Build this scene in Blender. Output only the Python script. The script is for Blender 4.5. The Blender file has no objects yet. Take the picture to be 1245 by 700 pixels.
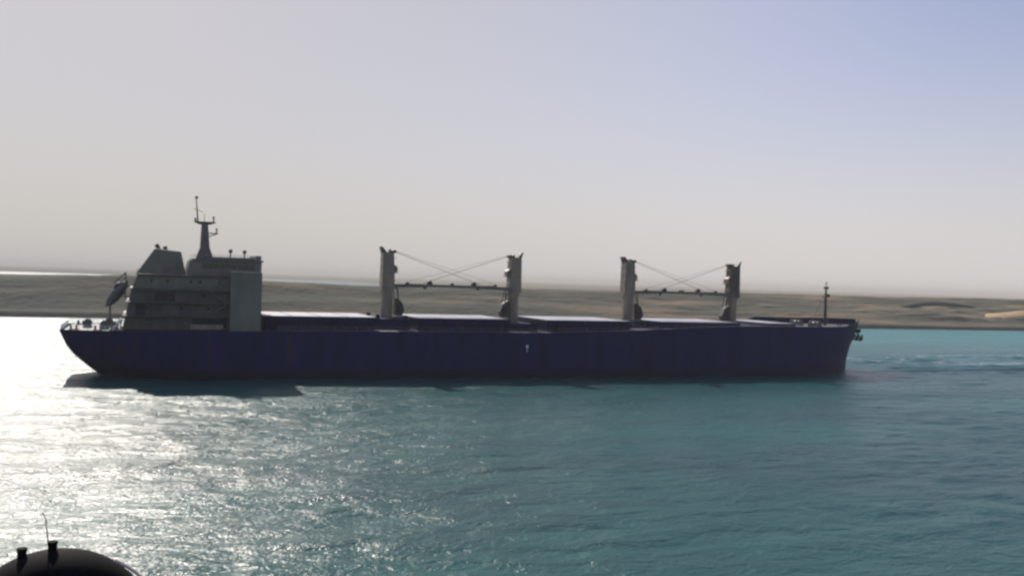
import bpy, bmesh, math, random
import numpy as np
from mathutils import Vector, Matrix
random.seed(7)
R = math.radians
PI = math.pi
sc = bpy.context.scene
C = sc.collection

# ---------------------------------------------------------------- camera
CAM_H = 22.5
cam = bpy.data.objects.new('camera', bpy.data.cameras.new('camera'))
C.objects.link(cam)
pitch, roll = 0.0083, 0.0313
fw = Vector((0, math.cos(pitch), -math.sin(pitch)))
r0 = Vector((1, 0, 0)); u0 = Vector((0, math.sin(pitch), math.cos(pitch)))
rt = r0 * math.cos(roll) + u0 * math.sin(roll)
up = u0 * math.cos(roll) - r0 * math.sin(roll)
M = Matrix.Identity(4)
for i in range(3):
    M[i][0] = rt[i]; M[i][1] = up[i]; M[i][2] = -fw[i]
M[2][3] = CAM_H
cam.matrix_world = M
cam.data.sensor_width = 36
cam.data.lens = 36 * 1152.4 / 1245
cam.data.clip_start = 0.2
cam.data.clip_end = 60000
sc.camera = cam

# ---------------------------------------------------------------- sky and sun
SUN_AZ, SUN_EL = -28.5, 36.0          # azimuth clockwise from +Y
sdir = Vector((math.sin(R(SUN_AZ)) * math.cos(R(SUN_EL)), math.cos(R(SUN_AZ)) * math.cos(R(SUN_EL)), math.sin(R(SUN_EL))))
world = bpy.data.worlds.new('World'); sc.world = world; world.use_nodes = True
nt = world.node_tree; N = nt.nodes; L = nt.links
bg = N['Background']; bg.inputs['Strength'].default_value = 0.1
sky = N.new('ShaderNodeTexSky'); sky.sky_type = 'NISHITA'; sky.sun_disc = False
sky.sun_elevation = R(SUN_EL); sky.sun_rotation = R(SUN_AZ)
sky.altitude = 0; sky.air_density = 1.0; sky.dust_density = 1.2; sky.ozone_density = 3.0
tc = N.new('ShaderNodeTexCoord')
sep = N.new('ShaderNodeSeparateXYZ'); L.new(tc.outputs['Generated'], sep.inputs[0])
def wmath(op, a, b=None, c=None, clamp=False):
    m = N.new('ShaderNodeMath'); m.operation = op; m.use_clamp = clamp
    for k, v in enumerate((a, b, c)):
        if v is None: continue
        if isinstance(v, (int, float)): m.inputs[k].default_value = v
        else: L.new(v, m.inputs[k])
    return m.outputs[0]
# dusty air: thick near the horizon and towards the sun, clearing to blue above right
dot = N.new('ShaderNodeVectorMath'); dot.operation = 'DOT_PRODUCT'
L.new(tc.outputs['Generated'], dot.inputs[0]); dot.inputs[1].default_value = tuple(sdir)
el = wmath('MAXIMUM', sep.outputs['Z'], 0.0)
low = wmath('POWER', 2.718, wmath('MULTIPLY', wmath('POWER', el, 1.35), -9.5))
near = N.new('ShaderNodeMapRange'); near.interpolation_type = 'SMOOTHSTEP'
near.inputs['From Min'].default_value = 0.55; near.inputs['From Max'].default_value = 1.0
L.new(dot.outputs['Value'], near.inputs['Value'])
fac = wmath('MAXIMUM', low, wmath('MULTIPLY', near.outputs[0], 0.8))
fac = wmath('ADD', wmath('MULTIPLY', low, wmath('SUBTRACT', 1.0, wmath('MULTIPLY', near.outputs[0], 0.8))), wmath('MULTIPLY', near.outputs[0], 0.8))
mixc = N.new('ShaderNodeMix'); mixc.data_type = 'RGBA'
L.new(near.outputs[0], mixc.inputs[0])
mixc.inputs['A'].default_value = (7.0, 6.7, 6.6, 1)     # dust away from the sun
mixc.inputs['B'].default_value = (4.9, 4.85, 4.6, 1)     # dust under the sun
tint = N.new('ShaderNodeMix'); tint.data_type = 'RGBA'; tint.blend_type = 'MULTIPLY'; tint.inputs[0].default_value = 1.0
L.new(sky.outputs[0], tint.inputs['A']); tint.inputs['B'].default_value = (1.12, 0.98, 1.10, 1)
mix = N.new('ShaderNodeMix'); mix.data_type = 'RGBA'
L.new(fac, mix.inputs[0]); L.new(tint.outputs['Result'], mix.inputs['A']); L.new(mixc.outputs['Result'], mix.inputs['B'])
L.new(mix.outputs['Result'], bg.inputs['Color'])

sun = bpy.data.objects.new('sun', bpy.data.lights.new('sun', 'SUN')); C.objects.link(sun)
sun.data.energy = 4.3; sun.data.angle = R(0.6); sun.data.color = (1.0, 0.91, 0.82)
sun.rotation_euler = (-sdir).to_track_quat('-Z', 'Y').to_euler()
sun.location = (0, 0, 200)

vs = sc.view_settings
vs.view_transform = 'Standard'; vs.look = 'None'; vs.exposure = 0.0; vs.gamma = 1.0; vs.use_curve_mapping = False
sc.render.engine = 'CYCLES'
cy = sc.cycles
cy.use_denoising = True
cy.max_bounces = 6; cy.diffuse_bounces = 2; cy.glossy_bounces = 3; cy.transmission_bounces = 2
cy.volume_bounces = 1; cy.caustics_reflective = False; cy.caustics_refractive = False
cy.sample_clamp_indirect = 4.0
cy.pixel_filter_type = 'BLACKMAN_HARRIS'; cy.filter_width = 2.6     # soft phone-video picture

# ---------------------------------------------------------------- materials
def nodes_of(m):
    m.use_nodes = True
    return m.node_tree.nodes, m.node_tree.links
def paint(name, col, rough=0.5, metal=0.0, var=0.25, scale=0.6, streak=1.0, spec=0.5):
    """weathered paint: colour varied by noise stretched down the surface"""
    m = bpy.data.materials.new(name); n, l = nodes_of(m); b = n['Principled BSDF']
    t = n.new('ShaderNodeTexCoord'); mp = n.new('ShaderNodeMapping')
    mp.inputs['Scale'].default_value = (scale, scale, scale / streak)
    no = n.new('ShaderNodeTexNoise'); no.inputs['Scale'].default_value = 1.0; no.inputs['Detail'].default_value = 6
    cr = n.new('ShaderNodeValToRGB')
    cr.color_ramp.elements[0].position = 0.3; cr.color_ramp.elements[1].position = 0.7
    cr.color_ramp.elements[0].color = tuple(c * (1 - var) for c in col) + (1,)
    cr.color_ramp.elements[1].color = tuple(min(1, c * (1 + var)) for c in col) + (1,)
    l.new(t.outputs['Object'], mp.inputs[0]); l.new(mp.outputs[0], no.inputs['Vector'])
    l.new(no.outputs[0], cr.inputs[0]); l.new(cr.outputs[0], b.inputs['Base Color'])
    b.inputs['Roughness'].default_value = rough; b.inputs['Metallic'].default_value = metal
    b.inputs['Specular IOR Level'].default_value = spec
    return m
MAT = {
    'cream': paint('weathered_cream_paint', (0.165, 0.165, 0.130), 0.55, var=0.22, scale=0.5, streak=4),
    'lower': paint('dark_lower_deck_tone', (0.075, 0.080, 0.078), 0.6, var=0.35, scale=0.35, streak=2),  # darker tone for the lower tiers and galleries
    'crane': paint('weathered_crane_paint', (0.25, 0.20, 0.15), 0.55, var=0.3, scale=0.8, streak=5),
    'coaming': paint('dark_coaming_paint', (0.0006, 0.006, 0.062), 0.6, var=0.4, scale=0.25, spec=0.12),
    'cover': paint('hatch_top_glare', (0.50, 0.51, 0.54), 0.5, var=0.2, scale=0.12),  # sun glare on the hatch tops put into a pale colour
    'deck': paint('deck_paint', (0.05, 0.055, 0.07), 0.6, var=0.4, scale=0.3),
    'dark': paint('dark_steel', (0.035, 0.032, 0.03), 0.6, var=0.4, scale=1.0),
    'grey': paint('grey_steel', (0.13, 0.125, 0.12), 0.55, var=0.3, scale=1.0),
    'white': paint('white_paint', (0.75, 0.75, 0.73), 0.5, var=0.1, scale=1.0),
    'towerbrown': paint('rusty_brown_crane_paint', (0.105, 0.078, 0.060), 0.6, var=0.4, scale=0.8, streak=5),
    'rail': paint('pale_rail_paint', (0.85, 0.72, 0.62), 0.3, var=0.1),
    'glass': paint('dark_window_glass', (0.02, 0.025, 0.03), 0.1, var=0.1, scale=0.5),
    'orange': paint('faded_orange_shell', (0.30, 0.07, 0.03), 0.45, var=0.2, scale=1.0),
    'wire': paint('steel_wire', (0.12, 0.12, 0.12), 0.6, var=0.1),
    'boatdark': paint('dark_canopy_shell', (0.005, 0.0055, 0.007), 0.8, var=0.5, scale=3.0, spec=0.08),
    'redshell': paint('dull_red_shell', (0.03, 0.006, 0.005), 0.85, var=0.3, scale=2.0),
}
# hull: blue topsides, dark red boot topping below, rust runs
def hull_material():
    m = bpy.data.materials.new('blue_hull_paint'); n, l = nodes_of(m); b = n['Principled BSDF']
    t = n.new('ShaderNodeTexCoord'); s = n.new('ShaderNodeSeparateXYZ'); l.new(t.outputs['Object'], s.inputs[0])
    mp = n.new('ShaderNodeMapping'); mp.inputs['Scale'].default_value = (0.35, 0.35, 0.05)
    l.new(t.outputs['Object'], mp.inputs[0])
    no = n.new('ShaderNodeTexNoise'); no.inputs['Scale'].default_value = 1; no.inputs['Detail'].default_value = 8
    l.new(mp.outputs[0], no.inputs['Vector'])
    blue = n.new('ShaderNodeValToRGB'); e = blue.color_ramp.elements
    e[0].position = 0.3; e[0].color = (0.0003, 0.0045, 0.052, 1)
    e[1].position = 0.62; e[1].color = (0.0006, 0.009, 0.088, 1)
    k = e.new(0.72); k.color = (0.018, 0.012, 0.050, 1)
    l.new(no.outputs[0], blue.inputs[0])
    boot = n.new('ShaderNodeValToRGB'); e = boot.color_ramp.elements
    e[0].position = 0.35; e[0].color = (0.002, 0.001, 0.026, 1); e[1].position = 0.7; e[1].color = (0.004, 0.0015, 0.034, 1)
    l.new(no.outputs[0], boot.inputs[0])
    mr = n.new('ShaderNodeMapRange'); mr.inputs['From Min'].default_value = 1.9; mr.inputs['From Max'].default_value = 2.2
    l.new(s.outputs['Z'], mr.inputs['Value'])
    mx = n.new('ShaderNodeMix'); mx.data_type = 'RGBA'
    l.new(mr.outputs[0], mx.inputs[0]); l.new(boot.outputs[0], mx.inputs['A']); l.new(blue.outputs[0], mx.inputs['B'])
    l.new(mx.outputs['Result'], b.inputs['Base Color'])
    b.inputs['Roughness'].default_value = 0.6; b.inputs['Specular IOR Level'].default_value = 0.12
    return m
MAT['hull'] = hull_material()

# ---------------------------------------------------------------- helpers
def tag(o, label=None, cat=None, group=None, kind=None):
    if label: o['label'] = label
    if cat: o['category'] = cat
    if group: o['group'] = group
    if kind: o['kind'] = kind
    return o
def empty(name, loc=(0, 0, 0), rz=0.0):
    o = bpy.data.objects.new(name, None); C.objects.link(o)
    o.location = loc; o.rotation_euler = (0, 0, rz); o.empty_display_size = 0.5
    return o
class MB:
    def __init__(s): s.bm = bmesh.new()
    def box(s, x0, x1, y0, y1, z0, z1):
        v = [s.bm.verts.new(p) for p in ((x0,y0,z0),(x1,y0,z0),(x1,y1,z0),(x0,y1,z0),(x0,y0,z1),(x1,y0,z1),(x1,y1,z1),(x0,y1,z1))]
        for f in ((3,2,1,0),(4,5,6,7),(0,1,5,4),(1,2,6,5),(2,3,7,6),(3,0,4,7)): s.bm.faces.new([v[i] for i in f])
        return s
    def prism(s, prof, y0, y1):
        """side profile (x,z) run across the beam"""
        a = [s.bm.verts.new((x, y0, z)) for x, z in prof]; b = [s.bm.verts.new((x, y1, z)) for x, z in prof]
        k = len(prof)
        s.bm.faces.new(a); s.bm.faces.new(b[::-1])
        for i in range(k): s.bm.faces.new((a[i], b[i], b[(i+1) % k], a[(i+1) % k]))
        return s
    def tube(s, p, q, r, r2=None, n=10):
        p, q = Vector(p), Vector(q); r2 = r if r2 is None else r2
        d = (q - p).normalized(); a = d.orthogonal().normalized(); b = d.cross(a)
        c0 = []; c1 = []
        for i in range(n):
            t = 2 * PI * i / n; w = a * math.cos(t) + b * math.sin(t)
            c0.append(s.bm.verts.new(p + w * r)); c1.append(s.bm.verts.new(q + w * r2))
        for i in range(n): s.bm.faces.new((c0[i], c0[(i+1) % n], c1[(i+1) % n], c1[i]))
        s.bm.faces.new(c0[::-1]); s.bm.faces.new(c1)
        return s
    def bar(s, p, q, w, h):
        p, q = Vector(p), Vector(q); d = (q - p).normalized()
        upv = Vector((0, 0, 1)) if abs(d.z) < 0.95 else Vector((1, 0, 0))
        a = d.cross(upv).normalized() * w / 2; b = a.cross(d).normalized() * h / 2
        v = [s.bm.verts.new(o + i * a + j * b) for o in (p, q) for i, j in ((-1,-1),(1,-1),(1,1),(-1,1))]
        for f in ((3,2,1,0),(4,5,6,7),(0,1,5,4),(1,2,6,5),(2,3,7,6),(3,0,4,7)): s.bm.faces.new([v[i] for i in f])
        return s
    def ball(s, c, rx, ry, rz, nu=16, nv=10, half=False):
        rows = []
        for j in range(nv + 1):
            ph = (0 if half else -PI/2) + (PI/2 if half else PI) * j / nv
            rows.append([s.bm.verts.new((c[0] + rx*math.cos(ph)*math.cos(2*PI*i/nu), c[1] + ry*math.cos(ph)*math.sin(2*PI*i/nu), c[2] + rz*math.sin(ph))) for i in range(nu)])
        for j in range(nv):
            for i in range(nu): s.bm.faces.new((rows[j][i], rows[j][(i+1)%nu], rows[j+1][(i+1)%nu], rows[j+1][i]))
        return s
    def build(s, name, mat, parent=None, smooth=False, bevel=0.0):
        bmesh.ops.remove_doubles(s.bm, verts=s.bm.verts, dist=1e-4)
        bmesh.ops.recalc_face_normals(s.bm, faces=s.bm.faces)
        me = bpy.data.meshes.new(name); s.bm.to_mesh(me); s.bm.free()
        if smooth:
            for p in me.polygons: p.use_smooth = True
        me.materials.append(mat)
        o = bpy.data.objects.new(name, me); C.objects.link(o)
        if parent: o.parent = parent
        if bevel:
            m = o.modifiers.new('bevel', 'BEVEL'); m.width = bevel; m.segments = 2; m.limit_method = 'ANGLE'
        return o
def copy_tree(o, parent=None):
    c = o.copy(); C.objects.link(c); c.parent = parent
    for ch in list(o.children): copy_tree(ch, c)
    return c
def vnoise(x, y, seed=0):
    """smooth value noise, numpy"""
    xi = np.floor(x).astype(np.int64); yi = np.floor(y).astype(np.int64); xf = x - xi; yf = y - yi
    def h(a, b):
        k = (a * 374761393 + b * 668265263 + seed * 974634777) & 0xffffffff
        k = ((k ^ (k >> 13)) * 1274126177) & 0xffffffff
        return ((k ^ (k >> 16)) & 0xffff) / 65535.0
    u = xf * xf * (3 - 2 * xf); v = yf * yf * (3 - 2 * yf)
    return (h(xi, yi) * (1-u) + h(xi+1, yi) * u) * (1-v) + (h(xi, yi+1) * (1-u) + h(xi+1, yi+1) * u) * v
def fbm(x, y, seed=0, oct=4):
    r = 0; a = 1.0; t = 0
    for k in range(oct): r = r + a * vnoise(x * 2**k, y * 2**k, seed + k); t += a; a *= 0.5
    return r / t
def sstep(x, a, b):
    t = np.clip((x - a) / (b - a), 0, 1); return t * t * (3 - 2 * t)
def grid_obj(name, A, B, Z, mat, smooth=True):
    na, nb = len(A), len(B)
    co = np.zeros((nb, na, 3), dtype=np.float32)
    co[:, :, 0] = A[None, :]; co[:, :, 1] = B[:, None]; co[:, :, 2] = Z
    idx = np.arange(na * nb).reshape(nb, na)
    q = np.stack([idx[:-1, :-1], idx[:-1, 1:], idx[1:, 1:], idx[1:, :-1]], -1).reshape(-1, 4)
    me = bpy.data.meshes.new(name)
    me.vertices.add(na * nb); me.vertices.foreach_set('co', co.ravel())
    me.loops.add(q.size); me.loops.foreach_set('vertex_index', q.ravel().astype(np.int32))
    me.polygons.add(len(q)); me.polygons.foreach_set('loop_start', np.arange(0, q.size, 4, dtype=np.int32))
    me.polygons.foreach_set('use_smooth', np.full(len(q), smooth))
    me.update(calc_edges=True); me.validate()
    me.materials.append(mat)
    o = bpy.data.objects.new(name, me); C.objects.link(o); return o

YAW = 0.367           # the canal runs this way; a = along it, b = across it
SHORE = 456.0

# ---------------------------------------------------------------- ground: one sheet out to the horizon
def land_height(A, B):
    a = A[None, :] + 0 * B[:, None]; b = B[:, None] + 0 * A[None, :]
    wob = (fbm(a / 60, a * 0 + 3.3, 5, 3) - 0.5) * 5
    d = b - SHORE - wob                                  # inland of the far shore
    left = 1 - sstep(a, -60, 420)                        # the bank is one steep face at left, stepped at right
    crest = 17.0 + 3.3 * sstep(a, 100, 900) + (fbm(a / 130, b / 90, 9, 3) - 0.5) * 2.2 + 1.2 * np.exp(-((a - 10) / 40) ** 2)
    revet = 2.6 * sstep(d, -3, 5)
    t1 = (6.5 - 0.0 * left) * sstep(d, 8 + 10 * (1-left), 34 + 22 * (1-left))
    t2 = (crest - 9.1) * sstep(d, 40 - 14 * left + 20 * (1-left), 74 - 16 * left + 36 * (1-left))
    und = (fbm(a / 26, b / 12, 21, 4) - 0.5) * 1.6 * sstep(d, 6, 30)
    mounds = 3.2 * (1-left) * np.clip(fbm(a / 38, b / 16, 33, 3) - 0.5, 0, 1) * 2.4 * sstep(d, 8, 24) * (1 - sstep(d, 70, 110))
    z = revet + t1 + t2 + und + mounds - 4 * (1 - sstep(d, -14, -2))
    back = sstep(d, 110, 190)                            # behind the crest it drops to the plain
    plain = 2.0 + (fbm(a / 400, b / 300, 41, 3) - 0.5) * 3
    z = z * (1 - back) + plain * back
    lake = sstep(b, 1850, 1950) * (1 - sstep(b, 3250, 3400)) * (1 - sstep(a, 300, 900)) # a second water behind the bank
    z = z * (1 - lake) - 3 * lake
    n = b < -55                                          # the near bank behind the camera
    z = np.where(n, np.clip((-55 - b) * 0.4, -4, 8), z)
    return z
A = np.unique(np.concatenate([np.linspace(-24000, -2000, 16), np.linspace(-2000, -500, 30), np.linspace(-500, 1300, 520), np.linspace(1300, 3000, 40), np.linspace(3000, 24000, 16)]))
B = np.unique(np.concatenate([np.linspace(-24000, -200, 8), np.linspace(-200, -50, 12), np.linspace(-40, 430, 5), np.linspace(436, 640, 150), np.linspace(650, 1800, 40), np.linspace(1810, 3500, 60), np.linspace(3600, 24000, 20)]))
def sand_material():
    m = bpy.data.materials.new('desert_sand'); n, l = nodes_of(m); b = n['Principled BSDF']
    t = n.new('ShaderNodeTexCoord'); s = n.new('ShaderNodeSeparateXYZ'); l.new(t.outputs['Object'], s.inputs[0])
    mp = n.new('ShaderNodeMapping'); mp.inputs['Scale'].default_value = (0.010, 0.035, 0.30)
    l.new(t.outputs['Object'], mp.inputs[0])
    n1 = n.new('ShaderNodeTexNoise'); n1.inputs['Scale'].default_value = 1; n1.inputs['Detail'].default_value = 5; n1.inputs['Roughness'].default_value = 0.55
    l.new(mp.outputs[0], n1.inputs['Vector'])
    cr = n.new('ShaderNodeValToRGB'); e = cr.color_ramp.elements
    e[0].position = 0.36; e[0].color = (0.085, 0.092, 0.066, 1)
    e[1].position = 0.66; e[1].color = (0.38, 0.27, 0.17, 1)
    k = e.new(0.44); k.color = (0.13, 0.130, 0.092, 1)
    k = e.new(0.54); k.color = (0.175, 0.160, 0.115, 1)
    l.new(n1.outputs[0], cr.inputs[0])
    # grey-green soil to the left, its backlit shade painted in, dry ochre sand to the right
    bank_shade = n.new('ShaderNodeMapRange'); bank_shade.interpolation_type = 'SMOOTHSTEP'
    bank_shade.inputs['From Min'].default_value = -50; bank_shade.inputs['From Max'].default_value = 620
    l.new(s.outputs['X'], bank_shade.inputs['Value'])
    mx = n.new('ShaderNodeMix'); mx.data_type = 'RGBA'
    l.new(bank_shade.outputs[0], mx.inputs[0])
    sc_ = n.new('ShaderNodeMix'); sc_.data_type = 'RGBA'; sc_.inputs[0].default_value = 0.72
    l.new(cr.outputs[0], sc_.inputs['A']); sc_.inputs['B'].default_value = (0.070, 0.080, 0.064, 1)
    l.new(sc_.outputs['Result'], mx.inputs['A']); l.new(cr.outputs[0], mx.inputs['B'])
    # wet stones at the waterline
    wet = n.new('ShaderNodeMapRange'); wet.inputs['From Min'].default_value = 1.3; wet.inputs['From Max'].default_value = 2.3
    l.new(s.outputs['Z'], wet.inputs['Value'])
    # only the canal edge
    edge = n.new('ShaderNodeMath'); edge.operation = 'GREATER_THAN'; l.new(s.outputs['Y'], edge.inputs[0]); edge.inputs[1].default_value = 520
    wm = n.new('ShaderNodeMath'); wm.operation = 'MAXIMUM'; l.new(wet.outputs[0], wm.inputs[0]); l.new(edge.outputs[0], wm.inputs[1])
    m2 = n.new('ShaderNodeMix'); m2.data_type = 'RGBA'
    l.new(wm.outputs[0], m2.inputs[0]); m2.inputs['A'].default_value = (0.035, 0.030, 0.030, 1); l.new(mx.outputs['Result'], m2.inputs['B'])
    l.new(m2.outputs['Result'], b.inputs['Base Color'])
    b.inputs['Roughness'].default_value = 0.95; b.inputs['Specular IOR Level'].default_value = 0.1
    n2 = n.new('ShaderNodeTexNoise'); n2.inputs['Scale'].default_value = 0.25; n2.inputs['Detail'].default_value = 6
    l.new(t.outputs['Object'], n2.inputs['Vector'])
    bp = n.new('ShaderNodeBump'); bp.inputs['Strength'].default_value = 0.7; bp.inputs['Distance'].default_value = 1.2
    l.new(n2.outputs[0], bp.inputs['Height']); l.new(bp.outputs[0], b.inputs['Normal'])
    return m
ground = grid_obj('ground', A, B, land_height(A, B), sand_material())
ground.rotation_euler = (0, 0, YAW)
tag(ground, kind='structure')

# ---------------------------------------------------------------- water
WAKE_LANES = [(205, 244, 0.18, 17, .5), (205, 226, 0.06, 8, .45), (245, 232, 0.0, 6, .7), (225, 258, 0.05, 8, .45)]
def water_material():
    m = bpy.data.materials.new('canal_water'); n, l = nodes_of(m); b = n['Principled BSDF']
    t = n.new('ShaderNodeTexCoord')
    def noise(sx, sy, det, rough=0.55, rot=0.0, dist=0.0):
        mp = n.new('ShaderNodeMapping'); mp.inputs['Scale'].default_value = (sx, sy, 1); mp.inputs['Rotation'].default_value = (0, 0, rot)
        l.new(t.outputs['Object'], mp.inputs[0])
        q = n.new('ShaderNodeTexNoise'); q.inputs['Scale'].default_value = 1; q.inputs['Detail'].default_value = det
        q.inputs['Roughness'].default_value = rough; q.inputs['Distortion'].default_value = dist
        l.new(mp.outputs[0], q.inputs['Vector']); return q.outputs[0]
    def mth(op, a, bb, clamp=False):
        q = n.new('ShaderNodeMath'); q.operation = op; q.use_clamp = clamp
        for k, v in enumerate((a, bb)):
            if isinstance(v, (int, float)): q.inputs[k].default_value = v
            else: l.new(v, q.inputs[k])
        return q.outputs[0]
    swell = noise(0.07, 0.16, 3, 0.5, 0.25, 0.6)
    chop = noise(0.35, 0.6, 4, 0.6, -0.3, 0.8)
    rip = noise(1.9, 2.6, 3, 0.6, 0.5, 0.3)
    h = mth('ADD', mth('MULTIPLY', swell, 0.8), mth('ADD', mth('MULTIPLY', chop, 0.38), mth('MULTIPLY', rip, 0.12)))
    bp = n.new('ShaderNodeBump'); bp.inputs['Strength'].default_value = 1.0; bp.inputs['Distance'].default_value = 1.0
    l.new(h, bp.inputs['Height']); l.new(bp.outputs[0], b.inputs['Normal'])
    # cloudy teal body colour, with broad patches
    big = noise(0.008, 0.022, 3, 0.5, 0.1, 0.5)
    cr = n.new('ShaderNodeValToRGB'); e = cr.color_ramp.elements
    e[0].position = 0.35; e[0].color = (0.0, 0.056, 0.064, 1); e[1].position = 0.65; e[1].color = (0.0, 0.100, 0.097, 1)
    l.new(big, cr.inputs[0])
    # paler turquoise shallows towards the far bank
    s0 = n.new('ShaderNodeSeparateXYZ'); l.new(t.outputs['Object'], s0.inputs[0])
    sh = n.new('ShaderNodeMapRange'); sh.interpolation_type = 'SMOOTHSTEP'
    sh.inputs['From Min'].default_value = 200; sh.inputs['From Max'].default_value = 400; l.new(s0.outputs['Y'], sh.inputs['Value'])
    sm = n.new('ShaderNodeMix'); sm.data_type = 'RGBA'; l.new(sh.outputs[0], sm.inputs[0])
    shb = mth('MULTIPLY', sh.outputs[0], mth('LESS_THAN', s0.outputs['Y'], 700.0)); l.new(shb, sm.inputs[0])
    l.new(cr.outputs[0], sm.inputs['A']); sm.inputs['B'].default_value = (0.01, 0.20, 0.20, 1)
    # churned paler water in the wake lanes off the bow
    sp = n.new('ShaderNodeSeparateXYZ'); l.new(t.outputs['Object'], sp.inputs[0])
    lane = None; wob = mth('MULTIPLY', mth('SUBTRACT', noise(0.03, 0.03, 2), 0.5), 22.0)
    for (a0, b0, sl, wd, st) in WAKE_LANES:
        d = mth('ABSOLUTE', mth('ADD', mth('SUBTRACT', mth('SUBTRACT', sp.outputs['Y'], b0), mth('MULTIPLY', mth('SUBTRACT', sp.outputs['X'], a0), sl)), wob), 0)
        q = n.new('ShaderNodeMapRange'); q.interpolation_type = 'SMOOTHSTEP'
        q.inputs['From Min'].default_value = wd; q.inputs['From Max'].default_value = 0.0
        q.inputs['To Max'].default_value = st; l.new(d, q.inputs['Value'])
        e2 = n.new('ShaderNodeMapRange'); e2.interpolation_type = 'SMOOTHSTEP'
        e2.inputs['From Min'].default_value = a0 - 12; e2.inputs['From Max'].default_value = a0 + 30; l.new(sp.outputs['X'], e2.inputs['Value'])
        v = mth('MULTIPLY', q.outputs[0], e2.outputs[0]); lane = v if lane is None else mth('MAXIMUM', lane, v)
    lane = mth('MULTIPLY', lane, mth('MULTIPLY', noise(0.05, 0.30, 4, 0.65), 1.9), True)
    lm = n.new('ShaderNodeMix'); lm.data_type = 'RGBA'; l.new(lane, lm.inputs[0])
    l.new(sm.outputs['Result'], lm.inputs['A']); lm.inputs['B'].default_value = (0.10, 0.30, 0.31, 1)
    l.new(lm.outputs['Result'], b.inputs['Base Color'])
    b.inputs['IOR'].default_value = 1.33; b.inputs['Specular IOR Level'].default_value = 0.5
    gust = noise(0.012, 0.05, 3, 0.6, 0.15, 0.8)
    mr = n.new('ShaderNodeMapRange'); mr.inputs['From Min'].default_value = 0.3; mr.inputs['From Max'].default_value = 0.7
    mr.inputs['To Min'].default_value = 0.25; mr.inputs['To Max'].default_value = 0.35
    l.new(gust, mr.inputs['Value']); l.new(mr.outputs[0], b.inputs['Roughness'])
    return m
MAT['water'] = water_material()
# wake trains left by a ship ahead run away to the right of the bow
WA = np.unique(np.concatenate([np.linspace(-24000, -400, 20), np.linspace(-400, -192, 20), np.linspace(-190, 430, 520), np.linspace(434, 1200, 60), np.linspace(1250, 24000, 16)]))
WB = np.unique(np.concatenate([np.linspace(-24000, -100, 6), np.linspace(-90, 44, 12), np.linspace(45, 275, 300), np.linspace(280, 480, 28), np.linspace(500, 24000, 12)]))
def wake(a, b):
    z = 0 * a
    for (a0, b0, sl, amp, wl, wid) in ((212, 217, 0.02, 0.60, 10, 11), (205, 240, 0.18, 0.32, 8, 10), (240, 190, 0.05, 0.2, 8, 10), (235, 252, 0.06, 0.3, 7, 9)):
        d = (b - b0) - sl * (a - a0) + (fbm(a / 22, a * 0 + b0, 3, 2) - .5) * 5
        on = sstep(a, a0 - 25, a0 + 10) * (1 - sstep(a, a0 + 190, a0 + 320))
        z = z + amp * on * np.exp(-(d / wid) ** 2) * np.cos(d / wl * 2 * PI) * (0.5 + fbm(a / 14, b / 7, 8, 2))
    return z
def chop(a, b):
    on = sstep(a, -190, -150) * (1 - sstep(a, 400, 430)) * sstep(b, 45, 75) * (1 - sstep(b, 255, 275))
    return on * ((fbm(a / 5.5, b / 3.2, 71, 3) - .5) * .55 + (fbm(a / 24, b / 11, 72, 2) - .5) * .5)
aa = WA[None, :] + 0 * WB[:, None]; bb = WB[:, None] + 0 * WA[None, :]
water = grid_obj('water', WA, WB, wake(aa, bb) + chop(aa, bb), MAT['water'])
water.rotation_euler = (0, 0, YAW)
tag(water, kind='structure')

# foam riding on the wake crests
def foam_material():
    m = bpy.data.materials.new('thin_foam'); n, l = nodes_of(m); b = n['Principled BSDF']
    b.inputs['Base Color'].default_value = (0.62, 0.68, 0.68, 1); b.inputs['Roughness'].default_value = 0.8
    return m
fm = foam_material()
def foam_streaks(name, spots, label):
    bm = bmesh.new()
    for (a0, b0, ln, wd, nn) in spots:
        for k in range(nn):
            a = a0 + random.uniform(-.5, .5) * ln; bq = b0 + random.gauss(0, wd)
            la = random.uniform(.5, 2.6); lb = random.uniform(.12, .4); rot = random.uniform(-.25, .25)
            vs_ = []
            for i in range(7):
                t = 2*PI*i/7; rr = random.uniform(.6, 1.2)
                x = la*rr*math.cos(t); y = lb*rr*math.sin(t)
                vs_.append((a + x*math.cos(rot) - y*math.sin(rot), bq + x*math.sin(rot) + y*math.cos(rot)))
            P = np.array(vs_); zz = wake(P[:, 0], P[:, 1]) + chop(P[:, 0], P[:, 1])
            bm.faces.new([bm.verts.new((p[0], p[1], z + 0.06)) for p, z in zip(P, zz)])
    me = bpy.data.meshes.new(name); bm.to_mesh(me); bm.free(); me.materials.append(fm)
    o = bpy.data.objects.new(name, me); C.objects.link(o); o.rotation_euler = (0, 0, YAW)
    tag(o, label, 'foam', kind='stuff'); return o
foam_streaks('wake_foam', [(262, 231, 36, .9, 80), (236, 239, 40, 1.5, 20), (228, 252, 40, 1.8, 15), (300, 232, 60, 1.6, 120), (290, 262, 90, 2.2, 60)], 'pale foam streaks on the wake lines right of the bow')

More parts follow.
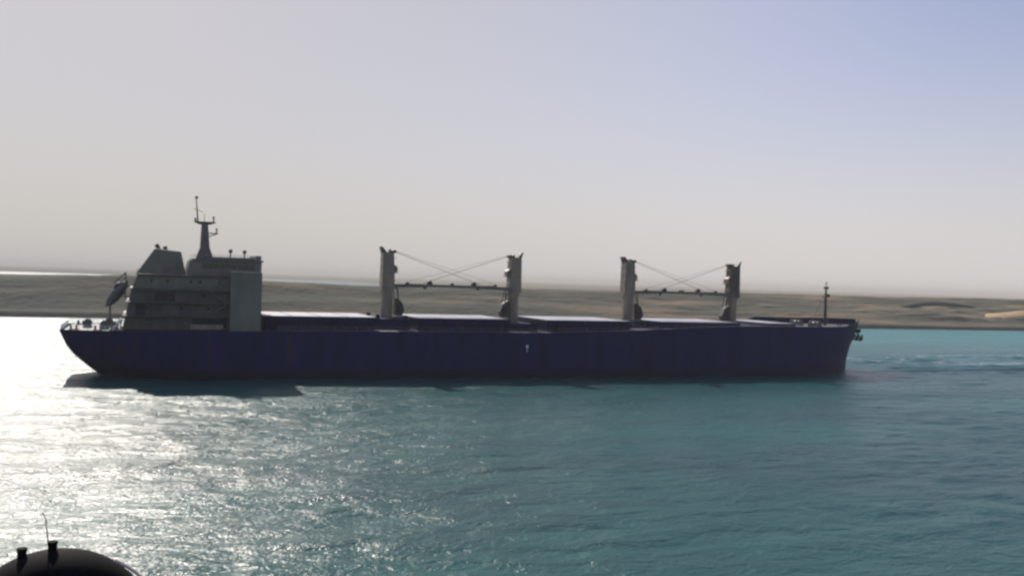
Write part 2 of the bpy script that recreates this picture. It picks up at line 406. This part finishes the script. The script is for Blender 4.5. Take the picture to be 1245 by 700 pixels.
# low dark line of scrub far beyond the right bank
def far_ridge(name, a0, a1, b0, w, z0, z1, col):
    As = np.linspace(a0, a1, 60); Bs = np.linspace(b0, b0 + w, 10)
    a = As[None, :] + 0*Bs[:, None]; b = Bs[:, None] + 0*As[None, :]
    e = np.sin(np.clip((a - a0) / (a1 - a0), 0, 1) * PI) ** 0.5 * np.sin(np.clip((b - b0) / w, 0, 1) * PI) ** 0.5
    z = z0 + (z1 - z0) * e * (0.8 + 0.3 * fbm(a / 30, b / 30, 55, 3))
    o = grid_obj(name, As, Bs, z, paint(name + '_soil', col, 0.95, var=0.3, scale=0.05)); o.rotation_euler = (0, 0, YAW)
    return tag(o, kind='structure')
far_ridge('scrub_bank', 505, 585, 534, 16, 11.5, 16.6, (0.055, 0.052, 0.038))
far_ridge('sand_mound', 536, 700, 490, 30, 3, 12.5, (0.50, 0.34, 0.18))
far_ridge('soil_mound', 462, 552, 486, 26, 3, 8.8, (0.17, 0.12, 0.085))

# ---------------------------------------------------------------- bulk carrier (local x forward, y to port, z up from the waterline)
SHIP = (-29.49, 224.0, 0.0)
ship = empty('cargo_ship', SHIP, 0.369)
tag(ship, 'long dark blue bulk carrier with four deck cranes passing along the canal', 'cargo ship')
XB, XA = 139.3, -69.0
def interp(x, xs, ys): return float(np.interp(x, xs, ys))
def stem_x(z): return interp(z, [-2, 0, 2.5, 4.3, 6.5, 8.5, 10.5, 13.8], [135.0, 135.2, 135.4, 135.8, 136.5, 137.5, 138.6, 139.6])
def stern_x(z): return interp(z, [-2, 0, 1.8, 4.9, 7, 9.6, 14], [-58, -61.5, -63.6, -66.8, -68.0, -69.0, -69.6])
def top_z(x): return 9.9 + 0.5 * float(sstep(np.array(x), -60, 0)) + 2.3 * float(sstep(np.array(x), 30, 100)) + 0.5 * float(sstep(np.array(x), 118, 139))
def half_b(x, z):
    t = (x - stern_x(z)) / (stem_x(z) - stern_x(z))
    zn = max(0, min(1, z / 12))
    bow = max(0.0, min(1.0, (1 - t) / (0.15 + 0.01 * zn)))
    f = 1 - (1 - bow) ** (2.1 + 0.3 * zn)
    st = max(0.0, min(1.0, t / 0.14)); base = 0.25 + 0.58 * zn
    g = base + (1 - base) * (1 - (1 - st) ** 2.2)
    return 16.0 * max(0.004, f) * g
cols = sorted(set([0, .004, .01, .02, .03, .045, .06, .08, .1, .13, .16, .2] + [.2 + .6 * i / 14 for i in range(15)] + [.82, .84, .85, .86, .863, .87, .875, .88, .89, .9, .91, .92, .93, .94, .95, .96, .97, .98, .985, .99, .995, 1.0]))
rows = [-2, -1, 0, 1, 2, 3, 4.3, 5.5, 6.8, 8, 9, 'top']
bm = bmesh.new(); sides = []
for sgn in (1, -1):
    G = []
    for r in rows:
        line = []
        for t in cols:
            if r == 'top':
                x = XA + t * (XB - XA) * 1.0
                z = top_z(x); x0 = stern_x(z); x1 = stem_x(z); x = x0 + t * (x1 - x0)
            else:
                z = r; x0 = stern_x(z); x1 = stem_x(z); x = x0 + t * (x1 - x0)
            line.append(bm.verts.new((x, sgn * half_b(x, z), z)))
        G.append(line)
    for j in range(len(rows) - 1):
        for i in range(len(cols) - 1):
            bm.faces.new((G[j][i], G[j][i+1], G[j+1][i+1], G[j+1][i]))
    sides.append(G)
for j in range(len(rows) - 1):      # transom
    bm.faces.new((sides[0][j][0], sides[0][j+1][0], sides[1][j+1][0], sides[1][j][0]))
bmesh.ops.remove_doubles(bm, verts=bm.verts, dist=0.02); bmesh.ops.recalc_face_normals(bm, faces=bm.faces)
me = bpy.data.meshes.new('hull'); bm.to_mesh(me); bm.free(); me.materials.append(MAT['hull'])
for p in me.polygons: p.use_smooth = True
hull = bpy.data.objects.new('hull', me); C.objects.link(hull); hull.parent = ship
# main deck and raised forecastle deck
def deck_part(name, xs, zf, mat, inset=0.25):
    bm = bmesh.new(); A_ = []; B_ = []
    for x in xs:
        z = zf(x); hb = max(0.02, half_b(min(x, stem_x(z) - .01), z) - inset)
        A_.append(bm.verts.new((x, hb, z))); B_.append(bm.verts.new((x, -hb, z)))
    for i in range(len(xs) - 1): bm.faces.new((A_[i], A_[i+1], B_[i+1], B_[i]))
    me = bpy.data.meshes.new(name); bm.to_mesh(me); bm.free(); me.materials.append(mat)
    o = bpy.data.objects.new(name, me); C.objects.link(o); o.parent = ship; return o
deck_part('deck', list(np.linspace(-68.3, 112, 60)), lambda x: top_z(min(x, 106)) - 0.15, MAT['deck'])
deck_part('forecastle_deck', list(np.linspace(111, 138.2, 30)), lambda x: top_z(x) - 0.5, MAT['grey'])
m = MB(); m.box(110.9, 111.1, -14.3, 14.3, 10.0, top_z(113) - .4); m.build('forecastle_bulkhead', MAT['coaming'], ship)
# far-side wind bulwark of the forecastle, higher than the near rail
def bulwark(sgn, x0, x1, h0, h1, name):
    bm = bmesh.new(); lo = []; hi = []
    for x in np.linspace(x0, x1, 26):
        z = top_z(x); hb = max(0.05, half_b(min(x, stem_x(z) - .02), z) - .06)
        t = (x - x0) / (x1 - x0); hh = (h0 + (h1 - h0) * t) * min(1, .25 + t * 8)
        lo.append(bm.verts.new((x, sgn * hb, z - .3))); hi.append(bm.verts.new((x, sgn * (hb + .12), z + hh)))
    for i in range(25): bm.faces.new((lo[i], lo[i+1], hi[i+1], hi[i]))
    me = bpy.data.meshes.new(name); bm.to_mesh(me); bm.free(); me.materials.append(MAT['coaming'])
    o = bpy.data.objects.new(name, me); C.objects.link(o); o.parent = ship
    s_ = o.modifiers.new('plate', 'SOLIDIFY'); s_.thickness = .12
bulwark(1, 112, 138.9, 1.3, 1.2, 'bulwark')
bulwark(-1, 126, 138.9, 0.2, 0.9, 'bulwark')

# rails along both deck edges
def rail(x0, x1, sgn, mat, h=1.05, step=2.4, bars=3, r=0.035):
    m = MB(); xs = list(np.arange(x0, x1, step)); pts = []
    for x in xs:
        z = top_z(min(x, 106)) if x < 110 else top_z(x)
        pts.append(Vector((x, sgn * (half_b(x, z) - .22), z - .1)))
    for p in pts: m.tube(p, p + Vector((0, 0, h)), r, n=5)
    for k in range(1, bars + 1):
        for p, q in zip(pts, pts[1:]): m.tube(p + Vector((0, 0, h*k/bars)), q + Vector((0, 0, h*k/bars)), r*.8, n=4)
    return m.build('deck_rail', mat, ship)
rail(-27, 108, -1, MAT['grey'])
rail(-27, 108, 1, MAT['grey'])
rail(-68.6, -57, -1, MAT['white'], r=.05, step=1.6); rail(-68.6, -57, 1, MAT['white'], r=.05, step=1.6)
m = MB()
for y in np.arange(-10, 10.1, 1.8):
    m.tube((-68.9, y, 9.7), (-68.9, y, 10.8), .05, n=5)
for z in (10.15, 10.5, 10.8): m.tube((-68.9, -10.4, z), (-68.9, 10.4, z), .045, n=4)
m.build('stern_rail', MAT['white'], ship)

# hatches: coaming with ribs, folding cover and pale top panels with sun glare painted in
for (x0, x1) in ((-29.4, -5), (5, 27), (37, 59.5), (68.5, 91.5), (100.5, 109)):
    m = MB(); m.box(x0, x1, -10.3, 10.3, 9.9, 12.35)
    for x in np.arange(x0 + .8, x1, 1.7):
        m.box(x - .08, x + .08, -10.75, -10.3, 10.0, 12.2); m.box(x - .08, x + .08, 10.3, 10.75, 10.0, 12.2)
    m.box(x0 - .3, x1 + .3, -10.8, -10.3, 12.1, 12.3); m.box(x0 - .3, x1 + .3, 10.3, 10.8, 12.1, 12.3)
    m.build('hatch_coaming', MAT['coaming'], ship)
    m = MB(); nseg = max(2, int(round((x1 - x0) / 5.6))); w = (x1 - x0 + .4) / nseg
    for k in range(nseg):
        a = x0 - .2 + k * w
        m.box(a + .04, a + w - .04, -10.6, 10.6, 12.37, 13.15)
    hc = m.build('hatch_cover', MAT['coaming'], ship)
    m = MB()
    for k in range(nseg):
        a = x0 - .2 + k * w
        m.box(a + .15, a + w - .15, -10.45, 10.45, 13.152, 13.24)
    m.build('cover_top_glare', MAT['cover'], hc)

# deck cranes, in facing pairs with jibs stowed over the hatch between them
def crane(x, sg, side, house=False, tmat='crane'):
    """sg = +1 jib points forward, -1 aft; side = lateral offset of the jib"""
    m = MB(); m.tube((x, 0, 9.9), (x, 0, 19.2), 1.35, 1.4, n=20)
    m.tube((x, 0, 18.9), (x, 0, 19.6), 1.7, 1.7, n=20)
    ped = m.build('crane', MAT['crane'], ship, bevel=.05)
    m = MB()
    m.prism([(x - 1.6*sg, 19.62), (x + 1.45*sg, 19.62), (x + 1.4*sg, 23.0), (x + 1.1*sg, 28.0), (x - 1.45*sg, 28.2)], -1.4, 1.4)
    for z in (21.4, 23.2, 25.0, 26.8): m.box(x - 1.62, x + 1.6, -1.46, 1.46, z, z + .12)
    m.build('tower', MAT[tmat], ped, bevel=.08)
    m = MB()   # platforms, sheave cheeks and the tall back horn at the top
    m.prism([(x - 1.5*sg, 28.0), (x - .5*sg, 28.0), (x - 1.2*sg, 28.9), (x - 1.75*sg, 29.5), (x - 1.95*sg, 29.4)], -1.2, 1.2)
    m.prism([(x + .1*sg, 28.0), (x + 1.6*sg, 28.0), (x + 1.9*sg, 28.5), (x + 1.3*sg, 28.75), (x + .7*sg, 28.5), (x + .3*sg, 28.9)], -.9, .9)
    m.build('sheave_head', MAT['dark'], ped)
    m = MB(); m.box(min(x+1.5*sg, x+2.3*sg), max(x+1.5*sg, x+2.3*sg), -1.3, 1.3, 23.3, 23.5)
    m.prism([(x + 1.5*sg, 23.5), (x + 2.15*sg, 23.6), (x + 2.2*sg, 24.6), (x + 1.5*sg, 25.2)], -1.0, 1.0)
    m.build('winch_platform', MAT['crane'], ped)
    # cab hung beside the jib foot
    m = MB(); m.prism([(x + 1.9*sg, 13.4), (x + 3.3*sg, 13.2), (x + 4.0*sg, 14.6), (x + 3.2*sg, 16.6), (x + 1.9*sg, 17.4)], -1.6, .2)
    m.box(min(x+1.5*sg, x+3.9*sg), max(x+1.5*sg, x+3.9*sg), -1.8, 1.2, 12.2, 13.1)
    m.tube((x + 2.5*sg, -1.0, 17.0), (x + 2.3*sg, -1.0, 19.8), .14); m.tube((x + 3.0*sg, .1, 16.7), (x + 2.3*sg, .1, 19.8), .1)
    cab = m.build('cab', MAT['dark'], ped, bevel=.05)
    m = MB(); m.box(min(x+2.1*sg, x+3.2*sg), max(x+2.1*sg, x+3.2*sg), -1.66, -1.61, 14.2, 15.8); m.build('cab_window', MAT['glass'], ped)
    # jib: two braced box chords tapering to the head
    L_ = 27.6; z0, z1 = 20.3, 20.6; m = MB()
    for y in (-.8, .8):
        m.bar((x + 2.0*sg, side + y, z0), (x + 9*sg, side + y*.9, z0 + .15), .35, .75)
        m.bar((x + 9*sg, side + y*.9, z0 + .15), (x + L_*sg, side + y*.45, z1), .32, .62)
    for k in range(9):
        xa = x + (3 + k*2.9)*sg; m.bar((xa, side - .75, z0 + .1), (xa + 1.4*sg, side + .75, z0 + .1), .14, .3)
    m.box(min(x+1.2*sg, x+2.4*sg), max(x+1.2*sg, x+2.4*sg), side - 1.2, side + 1.2, 19.7, 20.7)
    m.build('jib', MAT['grey'], ped)
    for fx, rr, zz in ((1.0, .42, z1 + .3), (.6, .28, z0 + .75), (.8, .62, z0 + .8)):
        m = MB(); m.tube((x + L_*fx*sg, side - .4, zz), (x + L_*fx*sg, side + .4, zz), rr, n=12); m.build('sheave', MAT['dark'], ped)
    m = MB(); m.ball((x + L_*.84*sg, side, z0 - .2), .45, .4, .45, 10, 6); m.build('hook_block', MAT['dark'], ped)
    m = MB()
    for dy in (-.5, .5):
        m.tube((x + 1.7*sg, dy, 28.3), (x + L_*.86*sg, side + dy, z1 + .5), .03, n=5)
    m.tube((x + 1.7*sg, 0, 28.5), (x + L_*sg, side, z1 + .7), .03, n=5)
    m.build('hoist_wire', MAT['wire'], ped)
    m = MB()   # ladder up the pedestal
    for y in (-.25, .25): m.tube((x + 1.72*sg, y, 10.1), (x + 1.72*sg, y, 19), .05, n=5)
    for z in np.arange(10.4, 19, .4): m.tube((x + 1.72*sg, -.25, z), (x + 1.72*sg, .25, z), .03, n=4)
    m.build('ladder', MAT['grey'], ped)
    # winch house at the foot
    m = MB(); m.box(x - 4.1, x + 4.1, -6.5, 6.5, 10.1, 12.7 if house else 12.0)
    for y in (-5, 5): m.tube((x - 3.2, y, 12.0), (x - 3.2, y, 13.7 if house else 12.8), .5, n=10)
    m.tube((x + 3.3, -5, 12.0), (x + 3.3, -5, 13.5 if house else 12.8), .55, n=10)
    m.build('mast_house', MAT['coaming'], ped, bevel=.06)
    return ped
crane(0, 1, 1.5, True); crane(32, -1, -1.5); crane(64, 1, 1.5); crane(96, -1, -1.5, False, 'towerbrown')

# accommodation block
sup = MB()
sup.prism([(-56.0, 18.0), (-30.6, 18.0), (-30.6, 21.2), (-54.9, 21.2)], -11.2, 11.2)
acc = sup.build('superstructure', MAT['cream'], ship, bevel=.08)
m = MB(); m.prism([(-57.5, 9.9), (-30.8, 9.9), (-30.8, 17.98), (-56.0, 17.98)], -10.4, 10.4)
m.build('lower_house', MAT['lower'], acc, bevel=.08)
m = MB()
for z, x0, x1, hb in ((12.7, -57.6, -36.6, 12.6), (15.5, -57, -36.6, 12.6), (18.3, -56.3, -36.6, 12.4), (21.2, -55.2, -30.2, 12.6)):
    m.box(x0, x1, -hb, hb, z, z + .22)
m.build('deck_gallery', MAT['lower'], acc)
m = MB()
for z, x0, x1, hb in ((12.9, -57.4, -35.6, 12.5), (15.7, -56.8, -35.6, 12.5), (18.5, -56.1, -35.6, 12.3), (21.4, -55, -30.4, 12.5)):
    for s_ in (-1, 1):
        m = MB()
        for x in np.arange(x0, x1, 1.6): m.tube((x, s_*hb, z), (x, s_*hb, z + 1.0), .03, n=4)
        for k in (.5, 1.0): m.tube((x0, s_*hb, z + k), (x1, s_*hb, z + k), .03, n=4)
        m.build('gallery_rail', MAT['grey'], acc)
# bridge front: full width, a storey higher
m = MB(); m.prism([(-36.6, 9.9), (-30.2, 9.9), (-30.2, 22.4), (-36.6, 22.4)], -12.9, 12.9); m.build('bridge_front', MAT['cream'], ship, bevel=.1)
# wheelhouse with a window band
m = MB(); m.prism([(-45.3, 21.4), (-30.0, 21.4), (-29.9, 24.6), (-44.6, 24.6)], -8.5, 8.5)
wh = m.build('wheelhouse', MAT['cream'], ship, bevel=.08)
m = MB(); m.box(-44.2, -29.6, -9.0, 9.0, 24.6, 24.95); m.box(-41.2, -30.6, -5, 5, 24.95, 25.5); m.build('roof', MAT['grey'], wh)
m = MB()
for k in range(9):
    x = -42.2 + k * 1.22
    for s_ in (-1, 1):
        m = MB(); m.box(x, x + 1.0, min(s_*8.52, s_*8.56), max(s_*8.52, s_*8.56), 22.9, 24.0); m.build('window', MAT['glass'], wh)
for k in range(11):
    y = -8 + k * 1.47; m = MB(); m.box(-29.93, -29.88, y, y + 1.2, 22.9, 24.0); m.build('window', MAT['glass'], wh)
m = MB()
for s_ in (-1, 1):
    for x in np.arange(-44, -29.9, 1.4): m.tube((x, s_*8.8, 24.9), (x, s_*8.8, 25.9), .03, n=4)
    m.tube((-44, s_*8.8, 25.9), (-30, s_*8.8, 25.9), .035, n=4); m.tube((-44, s_*8.8, 25.4), (-30, s_*8.8, 25.4), .03, n=4)
m.box(-31.0, -29.9, -7, 7, 25.0, 26.0)
m.build('monkey_island_rail', MAT['cream'], wh)
# doors and portholes on the near and far sides
for s_ in (-1, 1):
    for z, xs_ in ((13.6, (-53.2, -46.4, -41.0)), (16.3, (-51.0, -48.6, -42.1)), (19.2, (-52.4, -49.3, -44.7, -42.9, -39.0))):
        for x in xs_:
            m = MB(); y = s_ * (11.2 if z > 18 else 10.4)
            m.box(x, x + .5, min(y, y + s_*.05), max(y, y + s_*.05), z + .55, z + 1.15)
            m.build('window', MAT['glass'], acc)
# stairs and dark recesses along the near side
for s_ in (-1, 1):
    m = MB()
    for (xa, za, xb, zb) in ((-36, 21.2, -40.5, 18.4), (-41, 18.4, -36.8, 15.6), (-37, 15.6, -41.4, 12.8)):
        m.bar((xa, s_*12.0, za), (xb, s_*12.0, zb), .8, .18); m.bar((xa, s_*12.3, za + .9), (xb, s_*12.3, zb + .9), .06, .06)
    m.build('stairway', MAT['grey'], acc)
# dark plates painting in the shade of recesses, and pale locker tops low on the house side
for s_ in (-1, 1):
    y = s_ * 10.42
    for (xa, xb, za, zb) in ((-51.5, -47.5, 15.9, 18.2), (-55.0, -53.2, 13.0, 15.2), (-44.0, -37.0, 10.4, 12.4)):
        m = MB(); m.box(xa, xb, min(y, y + s_*.06), max(y, y + s_*.06), za, zb); m.build('recess_shade', MAT['glass'], acc)
    m = MB(); m.box(-44.5, -38.0, min(s_*13.2, s_*14.2), max(s_*13.2, s_*14.2), 10.3, 11.3); m.build('locker', MAT['crane'], acc, bevel=.05)
# funnel
m = MB(); m.prism([(-55.3, 21.3), (-45.2, 21.3), (-46.3, 26.4), (-51.6, 26.9)], -4.2, 4.2)
fun = m.build('funnel', MAT['cream'], ship, bevel=.25)
m = MB()
for y in (-1.6, 0, 1.6):
    m.tube((-50.6, y, 26.5), (-51.3, y, 27.8), .42, n=12)
m.tube((-49.2, .8, 26.5), (-49.5, .8, 27.5), .35, n=10)
m.tube((-49.3, -1, 26.5), (-49.8, -1, 27.3), .3, n=10)
m.build('exhaust_pipe', MAT['dark'], fun)
for y in (-4.24, 4.21):
    m = MB(); m.box(-49.6, -48.2, y, y + .03, 21.8, 23.0); m.build('louvre', MAT['grey'], fun)
# radar mast
m = MB(); m.prism([(-43.2, 25.0), (-39.4, 25.0), (-40.3, 27.5), (-40.8, 32.8), (-42.1, 32.8), (-42.3, 27.5)], -1.0, 1.0)
mast = m.build('radar_mast', MAT['grey'], ship, bevel=.05)
m = MB(); m.box(-43.6, -39.2, -1.4, 1.4, 33.0, 33.2); m.prism([(-42.6, 32.6), (-40.3, 32.6), (-39.3, 33.0), (-43.5, 33.0)], -.5, .5)
m.box(-40.6, -38.6, -.7, .7, 30.6, 30.8); m.bar((-40.7, 0, 29.9), (-38.9, 0, 30.6), .2, .2)
m.build('mast_platform', MAT['grey'], mast)
m = MB(); m.tube((-42.9, 0, 33.2), (-43.4, 0, 38.6), .17, .1, n=8); m.bar((-43.1, -1.6, 35.8), (-43.1, 1.6, 35.8), .1, .1); m.bar((-43.9, 0, 36.0), (-41.9, 0, 35.3), .1, .1); m.box(-43.6, -43.0, -.25, .25, 38.2, 38.7)
m.tube((-41.5, .4, 33.2), (-41.5, .4, 35.0), .06, n=5)
m.build('aerial', MAT['dark'], mast)
m = MB(); m.tube((-39.6, 0, 33.2), (-39.6, 0, 34.1), .14, n=8); m.bar((-39.8, -1.5, 34.2), (-39.4, 1.5, 34.2), .3, .28); m.build('radar_scanner', MAT['dark'], mast)
m = MB(); m.tube((-38.9, 0, 30.8), (-38.9, 0, 31.6), .14, n=8); m.bar((-39.1, -1.3, 31.7), (-38.7, 1.3, 31.7), .26, .26); m.build('radar_scanner', MAT['dark'], mast)
m = MB(); m.tube((-43.4, .5, 33.2), (-43.4, .5, 34.0), .2, n=8); m.build('signal_lamp', MAT['dark'], mast)
for x, y in ((-36.0, -2.5), (-32.6, 2.0)):
    m = MB(); m.tube((x, y, 25.4), (x, y, 26.6), .15, n=8); m.ball((x, y, 26.9), .45, .45, .5, 12, 8); m.build('satellite_dome', MAT['grey'], wh, smooth=True)

# after deck gear: winches, bitts, ramp for the lifeboat
def winch(x, y, z, name='mooring_winch'):
    m = MB(); m.tube((x, y - 1.6, z + .85), (x, y + 1.6, z + .85), .55, n=14)
    for yy in (-1.6, -.3, 1.6): m.tube((x, y + yy - .08, z + .85), (x, y + yy + .08, z + .85), .85, n=16)
    m.box(x - .9, x + .9, y - 1.9, y + 1.9, z, z + .3); m.box(x - .5, x + .6, y + 1.7, y + 2.6, z, z + 1.2)
    return m.build(name, MAT['grey'], ship)
winch(-61.0, -6.0, 9.8); winch(-60.5, 5, 9.8); winch(-64.5, 0, 9.8); winch(-59, -9.3, 9.8)
def bitts(x, y, z):
    m = MB(); m.box(x - .9, x + .9, y - .35, y + .35, z, z + .12)
    for d in (-.5, .5): m.tube((x + d, y, z + .1), (x + d, y, z + .85), .22, n=10); m.tube((x + d, y, z + .8), (x + d, y, z + .9), .28, n=10)
    return m.build('mooring_bitts', MAT['dark'], ship)
for x, y in ((-66.6, -9), (-66.3, 8.5), (-62, -11.3), (-57.9, -12.6)): bitts(x, y, 9.8)
m = MB()
for y in (-12.4, -9.8): m.tube((-57.8, y, 9.9), (-57.8, y, 12.2), .12, n=8)
m.tube((-57.8, -12.4, 12.2), (-57.8, -9.8, 12.2), .12, n=8); m.tube((-59.3, -12.4, 9.9), (-57.8, -12.4, 12.0), .1, n=8); m.ball((-57.8, -12.5, 11.8), .45, .45, .45, 10, 8)
m.build('pilot_davit', MAT['white'], ship)
m = MB()
for y in (-1.4, 1.4):
    m.bar((-56.8, y, 19.8), (-61.0, y, 14.2), .3, .35); m.bar((-60.2, y, 9.9), (-60.2, y, 15.2), .3, .3); m.bar((-57.3, y, 16), (-57.3, y, 21.6), .25, .25)
    m.bar((-57.3, y, 21.5), (-59.6, y, 19.2), .18, .2)
m.bar((-60.2, -1.4, 15.0), (-60.2, 1.4, 15.0), .2, .2); m.bar((-57.3, -1.4, 21.5), (-57.3, 1.4, 21.5), .2, .2)
m.build('launching_ramp', MAT['grey'], ship)
# foredeck gear
zf = top_z(120) - .5
winch(121, -4, zf, 'windlass'); winch(121, 4, zf, 'windlass')
for x, y in ((116, -8), (116, 8), (130, -3)): bitts(x, y, zf)
m = MB(); m.tube((127.5, 0, zf), (127.5, 0, 22.6), .42, .26, n=12); m.tube((127.5, 0, 22.6), (127.6, 0, 24.9), .14, .08, n=8)
m.box(126.9, 128.3, -.8, .8, 20.4, 20.55); m.box(127.9, 128.7, -.3, .3, 20.55, 21.3); m.box(127.1, 128.0, -.5, .5, 22.7, 23.4)
m.bar((127.0, -1.2, 24.2), (128.1, 1.2, 24.4), .1, .1)
fmst = m.build('foremast', MAT['dark'], ship)
m = MB(); m.tube((127.6, 0, 22.5), (125.5, -4, zf), .05, n=4); m.tube((127.6, 0, 22.5), (125.5, 4, zf), .05, n=4); m.tube((126.7, -.4, zf), (126.7, -.4, 20.4), .06, n=4); m.build('stay_wire', MAT['wire'], fmst)
# anchor hanging at the flare of the bow, with its hawse lip
def anchor(y):
    m = MB(); z = 9.8; s_ = 1 if y > 0 else -1; x = 138.6
    m.tube((x - .6, y * .6, z + 1.4), (x + .9, y, z - .9), .24, n=8)
    m.bar((x + .2, y - .9, z - 1.4), (x + 1.0, y + .9, z - 1.3), .5, .55)
    for d in (-.85, .85): m.prism([(x + .3, z - 1.5), (x + .9, z - 1.5), (x + .9, z - .1), (x + .6, z + .3)], y + d - .15, y + d + .15)
    m.box(x - 1.2, x + .5, y - .55, y + .55, z + .7, z + 1.7)
    m.build('anchor', MAT['boatdark'], ship)
anchor(-.9); anchor(.9)
m = MB(); m.tube((139.0, 0, top_z(138)), (139.8, 0, top_z(138) + 1.3), .08, n=6); m.build('jackstaff', MAT['dark'], ship)
# pale draught mark amidships
m = MB(); m.box(29.3, 29.9, -16.16, -16.13, 6.9, 7.6); m.box(29.5, 29.7, -16.16, -16.13, 6.0, 6.8); m.build('draught_mark', MAT['white'], ship)

# free-fall lifeboat on its ramp at the stern
def ship_point(x, y, z):
    c, s_ = math.cos(.369), math.sin(.369)
    return (SHIP[0] + x*c - y*s_, SHIP[1] + x*s_ + y*c, z)
lb = empty('lifeboat', ship_point(-58.9, 0, 17.0), .369)
tag(lb, 'small enclosed lifeboat tilted on the ramp at the stern of the cargo ship', 'lifeboat')
m = MB(); m.ball((0, 0, 0), 3.3, 1.25, 1.15, 20, 12); shell = m.build('shell', MAT['grey'], lb, smooth=True)
m = MB(); m.ball((1.3, 0, .8), 1.0, .75, .7, 14, 8); cock = m.build('cockpit', MAT['dark'], lb, smooth=True)
for o in (shell, cock): o.rotation_euler = (0, -R(53), 0)
lb.rotation_euler = (0, 0, .369)

# ---------------------------------------------------------------- our own ship: lifeboat below the camera at left
own = empty('passing_ship', (0, 0, 0), YAW)
tag(own, 'deck edge of the ship the picture is taken from, beside the near lifeboat', 'ship')
m = MB(); m.prism([(-70, -3), (70, -3), (70, 12.4), (-70, 12.4)], -16, 15.0); m.build('hull', MAT['hull'], own)
m = MB(); m.box(-12, 12, -14, 1.2, 12.42, 20.8); m.build('deckhouse', MAT['cream'], own, bevel=.1)
for a in (-3.6, 2.0):
    m = MB(); m.bar((a, 14.2, 12.4), (a, 15.4, 15.2), .3, .4); m.bar((a, 15.4, 15.2), (a, 16.3, 15.3), .3, .35)
    m.build('davit', MAT['grey'], own)
# centre of the near lifeboat, in canal axes
def canal(a, b, z): return (a*math.cos(YAW) - b*math.sin(YAW), a*math.sin(YAW) + b*math.cos(YAW), z)
nb_ = empty('lifeboat', canal(-1.26, 16.85, 15.26), YAW)
tag(nb_, 'black domed lifeboat top with two stubby knobs in the near bottom left corner', 'lifeboat')
def superboat(m, cz, rx, ry, rz, p=2.6, nu=40, nv=16, half=True):
    rows_ = []
    for j in range(nv + 1):
        ph = PI/2 * j / nv
        cc, ss = math.cos(ph), math.sin(ph); cc = cc ** (2/p) if cc > 1e-6 else 0; ss = ss ** (2/p) if ss > 1e-6 else 0
        rows_.append([m.bm.verts.new((rx*cc*math.cos(2*PI*i/nu), ry*cc*math.sin(2*PI*i/nu), cz + rz*ss)) for i in range(nu)])
    for j in range(nv):
        for i in range(nu): m.bm.faces.new((rows_[j][i], rows_[j][(i+1)%nu], rows_[j+1][(i+1)%nu], rows_[j+1][i]))
TOPZ = 17.86 - 15.2
m = MB(); superboat(m, 1.35, 1.45, 1.05, TOPZ - 1.35 + .0, 2.0); m.build('canopy', MAT['boatdark'], nb_, smooth=True)
m = MB(); superboat(m, .70, 2.0, 1.2, 1.5, 2.2)
for v in m.bm.verts: v.co.x += .25
m.build('cabin_shell', MAT['redshell'], nb_, smooth=True)
m = MB(); pp = [(1.62*math.cos(t), -.15, 1.35 + (TOPZ - 1.33) * math.sin(t)) for t in np.linspace(.05, 1.0, 40)]
for p, q in zip(pp, pp[1:]): m.tube(p, q, .028, n=10)
m.build('grab_rail', MAT['rail'], nb_, smooth=True)
m = MB(); m.ball((0, 0, .70), 3.0, 1.3, .9, 30, 12); m.build('hull', MAT['orange'], nb_, smooth=True)
m = MB()
for i in range(40):
    t0, t1 = 2*PI*i/40, 2*PI*(i+1)/40
    m.tube((3.05*math.cos(t0), 1.35*math.sin(t0), .75), (3.05*math.cos(t1), 1.35*math.sin(t1), .75), .07, n=6)
m.build('fender', MAT['white'], nb_)
for ax in (-.50, -.06):
    zt = 1.35 + (TOPZ - 1.35) * math.sqrt(max(0, 1 - (ax/1.45)**2))
    m = MB(); m.tube((ax, 0, zt - .1), (ax, 0, zt + .13), .07, n=12); m.tube((ax, 0, zt + .1), (ax, 0, zt + .145), .08, n=12); m.build('knob', MAT['boatdark'], nb_)
m = MB(); m.tube((-.12, .05, 2.7), (-.17, .05, 3.14), .011, n=5); m.tube((-.17, .05, 3.14), (-.23, .05, 3.27), .009, n=5); m.build('antenna', MAT['grey'], nb_)

# ---------------------------------------------------------------- haze
hb = MB(); hb.box(-24500, 24500, -24500, 24500, -8, 60)
hm = bpy.data.materials.new('dusty_air'); hm.use_nodes = True
hn = hm.node_tree; hn.nodes.clear()
ho = hn.nodes.new('ShaderNodeOutputMaterial'); hv = hn.nodes.new('ShaderNodeVolumePrincipled')
hv.inputs['Color'].default_value = (0.84, 0.82, 0.78, 1); hv.inputs['Density'].default_value = 0.00016; hv.inputs['Anisotropy'].default_value = 0.0
hn.links.new(hv.outputs[0], ho.inputs['Volume'])
haze = hb.build('haze', hm); haze.rotation_euler = (0, 0, YAW)
tag(haze, kind='stuff')
